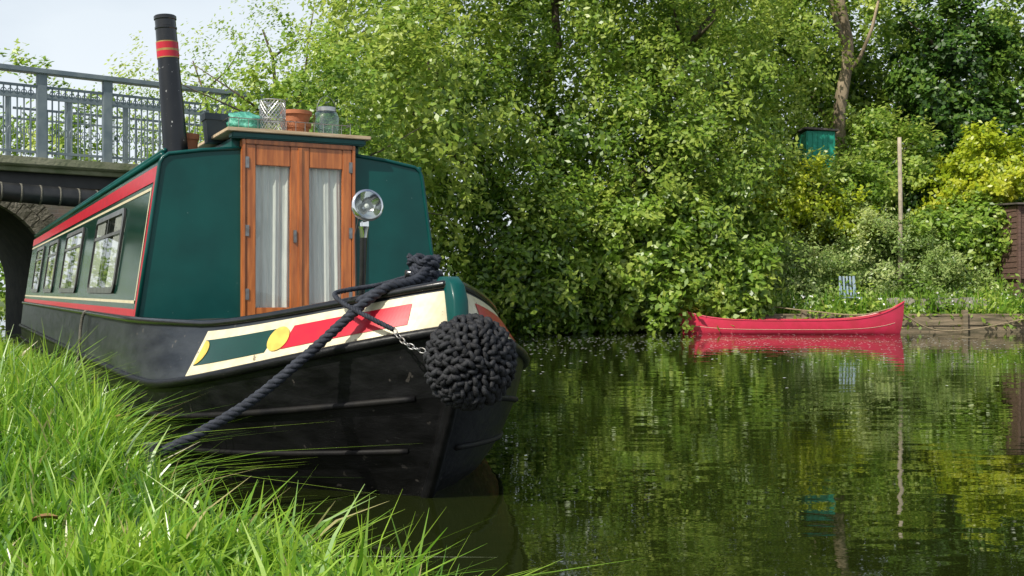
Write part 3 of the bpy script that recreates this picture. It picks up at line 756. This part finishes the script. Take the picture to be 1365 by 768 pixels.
tree('bramble_thicket',[((9.7,28.2,1.7),(1.7,.9,1.0),150,.5),((6.8,27.6,1.3),(1.5,.8,1.0),120,.55),((11.3,27.9,1.0),(1.0,.5,.6),50,.5),((8.9,29.4,2.5),(1.6,.8,.8),90,.6),((17.0,27.6,1.5),(1.5,.8,1.2),70,.5),((20,28,2),(2.5,1.4,2),100,.5)],(9,28,.4),[((9,28,1),.04)],'leaf_grey',per=75,spray=.6,thick=.12,L=.10,W=.05,droop=.1)
n=14000; px=rng.uniform(4.6,20,n); py=rng.uniform(26.0,27.8,n); pz=ground_h(px,py)+rng.gamma(2.2,.10,n)*(.6+.9*np.sin(px*1.7)**2)
nn=unit(rng.normal(size=(n,3))*.7+np.array([0,-.3,.7]))
q1=leafquads(np.stack([px,py,pz],1),nn,.14,.075); v1=.5+.25*np.sin(px*2.3)+.15*rng.normal(size=n)
n=2600; px=rng.uniform(5.2,20,n); k=rng.random(n)<(.15+.85*np.sin(px*1.37+.8)**2*np.sin(px*.61)**2); px=px[k]; n=len(px)
py=rng.uniform(25.4,26.0,n); pz=rng.uniform(.15,.75,n)*(.5+.5*(py-25.3)/.7)
q2=leafquads(np.stack([px,py,pz],1),unit(rng.normal(size=(n,3))*.7+np.array([0,-.6,.6])),.15,.08); v2=.5+.2*rng.normal(size=n)
quadcloud('flower_bed',np.concatenate([q1,q2]),np.concatenate([v1,v2]),M['leaf_light'])
n=24000; px=rng.uniform(5,20,n); py=rng.uniform(27.2,33,n); pz=ground_h(px,py)+rng.gamma(2.0,.16,n)*(.4+.8*np.sin(px*2.1+py*1.3)**2)
nn=unit(rng.normal(size=(n,3))*.6+np.array([-.1,-.4,.6]))
q=leafquads(np.stack([px,py,pz],1),nn,.15,.08); var=.5+.3*np.sin(px*1.3+np.sin(py*2))+.15*rng.normal(size=n)
quadcloud('slope_undergrowth',q,var,M['leaf_grey'])
n=180; px=np.concatenate([rng.normal(c,.3,n//9) for c in(5.2,6.4,7.1,8.3,9.0,10.4,11.5,12.2,13.6)]); py=rng.uniform(25.95,27,len(px)); pz=ground_h(px,py)+rng.uniform(.15,.55,len(px))
q=leafquads(np.stack([px,py,pz],1),unit(rng.normal(size=(len(px),3))+np.array([0,-.7,.6])),.06,.06)
quadcloud('white_flowers',q,np.ones(len(px)),M['white'])
n=16000; px=rng.uniform(3,20,n); py=rng.uniform(26,33,n); pz=ground_h(px,py)
d=unit(np.stack([rng.normal(size=n)*.3,rng.normal(size=n)*.3,np.ones(n)],1)); h=rng.uniform(.2,.7,(n,1)); s=unit(np.cross(d,rng.normal(size=(n,3))))
P=np.stack([px,py,pz],1); q=np.stack([P-s*.02,P+s*.02,P+d*h+s*.006,P+d*h-s*.006],1)
quadcloud('slope_grass',q,.5+.2*rng.normal(size=n),M['grass'])
# ---------------------------------------------------------------- wharf edging, canoe, shed etc
mb=MB()
for i in range(9):
    x=5.0+i*1.9
    mb.box((x+.95,25.62,.27+.02*math.sin(i*2)),(1.88,.09,.22),M['timber'],bev=.012)
    mb.box((x+.95,25.64,.08),(1.88,.07,.2),M['timber'],bev=.012)
    mb.box((x,25.55,.15),(.13,.13,.75),M['timber'],bev=.015)
mb.box((13.5,25.8,.40),(17,.35,.05),M['timber'],bev=.01)
mb.obj('timber_wharf')
mb=MB()
for i in range(7):
    mb.box((9.4+i*.36,26.6,.65+.0*i),(.34,.3,.3+.04*math.sin(i*3)),M['stone'],bev=.03)
mb.obj('stone_wall')
# canoe
mb=MB(); LEN=5.15; nu=44; nv=16; v=[];f=[]
def can(u,vv,inn=0):
    w=(.43-inn)*max(0,1-abs(u)**2.6)**.9+.004; sh=.31+.42*abs(u)**4.2*(1 if u>0 else .6)
    ang=vv*PI/2; bot=-.08+.06*abs(u)**8; ca=max(0.,math.cos(ang))
    y=w*math.copysign(abs(math.sin(ang))**.6,vv); z=sh-(sh-bot-inn)*(ca**.55)
    fr=max(0.,min(1.,(z-bot)/(sh-bot)))
    return (u*LEN/2*.985-math.copysign(1,u)*max(0,.10*(abs(u)**14)*(1-fr)**2) ,y,z)
for inn,mt in((0,'canoe'),(.018,'canoein')):
    v=[can(-1+2*i/nu,-1+2*j/nv,inn) for i in range(nu+1) for j in range(nv+1)]
    mb.add(v,[(i*(nv+1)+j,i*(nv+1)+j+1,(i+1)*(nv+1)+j+1,(i+1)*(nv+1)+j) for i in range(nu) for j in range(nv)],M[mt])
for sg in(-1,1): mb.tube([can(-1+2*i/nu,sg) for i in range(nu+1)],.014,M['canoe'],8)
for sg in(-1,1): mb.tube([tuple(np.array(can(-1+2*i/nu,sg*.80))+np.array([0,sg*.003,0])) for i in range(2,nu-1)],.004,M['cream'],6)
for u in(-.45,.4,.0):
    w=.43*(1-abs(u)**2.6)**.9; mb.box((u*LEN/2,0,.26),(.22 if u else .06,w*1.9,.025),M['board'],bev=.005)
for sg in(-1,1):
    p=[can(sg*(.8+.2*i/8),s2) for i in range(9) for s2 in(-1,1)]
    mb.add(p,[(2*i,2*i+1,2*i+3,2*i+2) for i in range(8)],M['canoe'])
mb.obj('canoe',auto=40,mw=Matrix.Translation((6.35,24.65,0))@Matrix.Rotation(math.radians(-4),4,'Z'))
mb=MB()
rope(mb,[(8.75,24.5,.62),(8.0,24.9,.42),(7.0,25.3,.5),(6.2,25.9,.6)],.016,M['hemp'],.12)
rope(mb,[(8.85,24.5,.45),(9.6,24.7,.1),(10.6,25.0,.08),(12.2,25.5,.33)],.016,M['hemp'],.12)
mb.obj('canoe_rope',smooth=True)
mb=MB(); mb.tube([(10.05,28.0,.5),(10.07,28.0,3),(10.04,28.0,4.95)],[.06,.055,.05],M['post'],10); mb.obj('wooden_post',smooth=True)
# shed right
e=empty('wooden_shed',Matrix.Translation((.42,0,0))); mb=MB()
for i in range(13):
    mb.box((14.0,27.6,1.35+i*.145),(3.0,.035,.14),M['shedwood'],Matrix.Rotation(math.radians(7),3,'X'),bev=.004)
    mb.box((12.5,28.8,1.35+i*.145),(.035,2.3,.14),M['shedwood'],Matrix.Rotation(math.radians(7),3,'Y'),bev=.004)
mb.box((14.0,28.8,1.8),(2.9,2.2,2.7),M['shedwood'])
for x in(12.52,15.5): mb.box((x,27.58,1.8),(.07,.07,2.7),M['shedwood'],bev=.005)
mb.obj('walls',e)
mb=MB(); mb.box((14.0,28.7,3.26),(3.2,2.6,.05),M['shedroof'],Matrix.Rotation(math.radians(3),3,'X'),bev=.01); mb.obj('roof',e)
mb=MB(); mb.box((14.1,27.55,2.5),(.7,.03,.5),M['rubber']); mb.box((14.1,27.53,2.5),(.04,.03,.5),M['shedwood']); mb.obj('window',e)
# teal garden hut
e=empty('garden_hut'); mb=MB()
hx,hy=8.5,30.2; gz=float(ground_h(np.array(hx),np.array(hy)))-.1
hh=5.38-gz
mb.box((hx,hy,gz+hh/2),(.8,.9,hh),M['tealshed'],bev=.01)
for i in range(6): mb.box((hx-.35+i*.14,hy-.46,gz+hh/2),(.02,.02,hh-.1),M['tealshed'])
mb.obj('walls',e)
mb=MB(); mb.box((hx,hy,5.42),(.95,1.1,.06),M['shedroof'],Matrix.Rotation(math.radians(4),3,'Y'),bev=.01); mb.obj('roof',e)
# garden chair, blue-grey
mb=MB(); c=Vector((8.3,26.5,float(ground_h(np.array(8.3),np.array(26.5)))))
for dx in(-.2,.2):
    for dy in(-.2,.2): mb.tube([c+Vector((dx,dy,-.15)),c+Vector((dx,dy,.45))],.015,M['bluegrey'],6)
    mb.tube([c+Vector((dx,.2,.45)),c+Vector((dx*.9,.3,.98))],.018,M['bluegrey'],6)
mb.box(c+Vector((0,0,.45)),(.44,.44,.03),M['bluegrey'],bev=.005)
for i in range(5): mb.box(c+Vector((-.16+.08*i,.26,.73)),(.045,.02,.5),M['bluegrey'],Matrix.Rotation(math.radians(-11),3,'X'),bev=.003)
mb.obj('garden_chair')
# ---------------------------------------------------------------- grass
def blades(n,afun,hr,wr,ln=1.0):
    x,y=afun(n); n=len(x); z=ground_h(x,y)
    cl=.5+.5*np.sin(x*4.1+1.3*np.sin(y*3.7))*np.sin(y*4.9+1.1*np.sin(x*5.3))
    am=aw(x,y); hm=.82+.62*np.clip((3.4-am)/2.2,0,1)*np.clip((12+am)/10,.55,1)
    h=hr*hm*(.45+.8*cl)*rng.uniform(.5,1.3,n)
    w=wr*rng.uniform(.6,1.6,n)
    az=rng.uniform(0,2*PI,n)
    lean=np.stack([np.cos(az),np.sin(az),0*az],1)+np.array([.35,.05,0])
    lean*=(rng.gamma(2.2,.26*ln,n))[:,None]
    sa=rng.uniform(0,2*PI,n); s=np.stack([np.cos(sa),np.sin(sa),0*sa],1)
    P=np.stack([x,y,z-.02],1); rows=[]
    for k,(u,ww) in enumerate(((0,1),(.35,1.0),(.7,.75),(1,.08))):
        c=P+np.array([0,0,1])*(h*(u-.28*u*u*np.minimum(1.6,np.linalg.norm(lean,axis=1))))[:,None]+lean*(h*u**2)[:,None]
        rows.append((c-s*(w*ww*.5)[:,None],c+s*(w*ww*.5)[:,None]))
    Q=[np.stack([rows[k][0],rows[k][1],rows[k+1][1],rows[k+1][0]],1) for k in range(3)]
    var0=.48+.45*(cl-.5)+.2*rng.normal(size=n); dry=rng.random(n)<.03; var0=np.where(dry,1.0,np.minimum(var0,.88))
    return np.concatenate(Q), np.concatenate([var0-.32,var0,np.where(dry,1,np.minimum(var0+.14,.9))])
def near(n):
    y=1.1+7.4*rng.random(n)**1.15; x=rng.uniform(-.62,.45,n)*y-.1
    k=tw(x,y)<edge(aw(x,y))+.04; return x[k],y[k]
def mid(n):
    y=rng.uniform(8,19,n); x=rng.uniform(-.75,0,n)*y
    k=tw(x,y)<edge(aw(x,y))+.04; return x[k],y[k]
def rim(n):
    a=rng.uniform(-3,6.3,n); t=edge(a)+rng.normal(size=n)*.07; x,y=at2w(a,t); return x,y
def edgeband(n):
    a=rng.uniform(-1,6.3,n); t=edge(a)-np.abs(rng.normal(size=n))*.35; x,y=at2w(a,t); return x,y
A=[blades(90000,near,.22,.0115),blades(55000,mid,.22,.018),blades(11000,rim,.26,.011,1.2),blades(6000,edgeband,.34,.011,1.1)]
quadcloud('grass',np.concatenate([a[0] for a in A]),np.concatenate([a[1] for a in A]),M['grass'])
mb=MB()
for (x,y,z,sc,rz) in((-1.36,3.15,.30,.035,.4),(-1.9,5.2,.36,.03,2)):
    v=[];n=7
    for i in range(n):
        u=i/(n-1); w=math.sin(PI*u)**.7*.55 if 0<i<n-1 else 0
        for s in(-1,0,1): v.append((x+sc*((u-.5)*2*math.cos(rz)-s*w*math.sin(rz)),y+sc*((u-.5)*2*math.sin(rz)+s*w*math.cos(rz)),z+sc*(.3*abs(s)+.25*math.sin(u*3))))
    mb.add(v,[(i*3+j,i*3+j+1,i*3+4+j,i*3+3+j) for i in range(n-1) for j in range(2)],M['brown'])
mb.obj('fallen_leaves',smooth=True)
n=1200; px=rng.uniform(0,9,n); py=rng.normal(20.5,3.2,n); k=(py<25)&(py>9)&(px<py*.5); px,py=px[k],py[k]
q=leafquads(np.stack([px,py,np.full(len(px),.004)],1),np.tile([0,0,1.],(len(px),1)),.045,.04)
quadcloud('floating_petals',q,np.ones(len(px)),M['white'])
# ---------------------------------------------------------------- light, sky, camera
sv=Vector((-.50,-.58,.76)).normalized()
sun=bpy.data.lights.new('sun','SUN'); sun.energy=5.0; sun.angle=math.radians(.5); sun.color=(1,.95,.83)
so=bpy.data.objects.new('sun',sun); scene.collection.objects.link(so); so.rotation_euler=sv.to_track_quat('Z','Y').to_euler()
w=bpy.data.worlds.new('World'); scene.world=w; w.use_nodes=True; nt=w.node_tree
sk=nt.nodes.new('ShaderNodeTexSky'); sk.sky_type='NISHITA'; sk.sun_disc=False
sk.sun_elevation=math.asin(sv.z); sk.sun_rotation=math.atan2(sv.x,sv.y)
sk.air_density=1.0; sk.dust_density=2.0
# horizon haze and thin cloud: strong near the horizon, clear blue overhead
tc=nt.nodes.new('ShaderNodeTexCoord'); mp=nt.nodes.new('ShaderNodeMapping'); mp.inputs['Scale'].default_value=(1,1,2.5)
nz=nt.nodes.new('ShaderNodeTexNoise'); nz.inputs['Scale'].default_value=2.0; nz.inputs['Detail'].default_value=6
sx=nt.nodes.new('ShaderNodeSeparateXYZ')
rz=nt.nodes.new('ShaderNodeMapRange'); rz.inputs['From Min'].default_value=.15; rz.inputs['From Max'].default_value=.62; rz.inputs['To Min'].default_value=.92; rz.inputs['To Max'].default_value=.22
rp=nt.nodes.new('ShaderNodeMapRange'); rp.inputs['From Min'].default_value=.3; rp.inputs['From Max'].default_value=.6; rp.inputs['To Min'].default_value=-.22; rp.inputs['To Max'].default_value=.12
ad=nt.nodes.new('ShaderNodeMath'); ad.operation='ADD'; ad.use_clamp=True
mx=nt.nodes.new('ShaderNodeMixRGB'); mx.inputs[2].default_value=(6.7,7.3,7.8,1)
nt.links.new(tc.outputs['Generated'],mp.inputs['Vector']); nt.links.new(mp.outputs['Vector'],nz.inputs['Vector']); nt.links.new(nz.outputs['Fac'],rp.inputs['Value'])
nt.links.new(tc.outputs['Generated'],sx.inputs[0]); nt.links.new(sx.outputs['Z'],rz.inputs['Value'])
nt.links.new(rz.outputs['Result'],ad.inputs[0]); nt.links.new(rp.outputs['Result'],ad.inputs[1])
nt.links.new(ad.outputs[0],mx.inputs[0]); nt.links.new(sk.outputs[0],mx.inputs[1]); nt.links.new(mx.outputs[0],nt.nodes['Background'].inputs[0])
nt.nodes['Background'].inputs[1].default_value=.13
scene.view_settings.view_transform='Standard'; scene.view_settings.look='None'; scene.view_settings.exposure=0
cd=bpy.data.cameras.new('camera'); cd.lens=38; cd.sensor_width=36; cd.clip_end=3000; cd.clip_start=.05
co=bpy.data.objects.new('camera',cd); scene.collection.objects.link(co); co.location=(0,0,.97); co.rotation_euler=(math.radians(90.16),0,0)
scene.camera=co
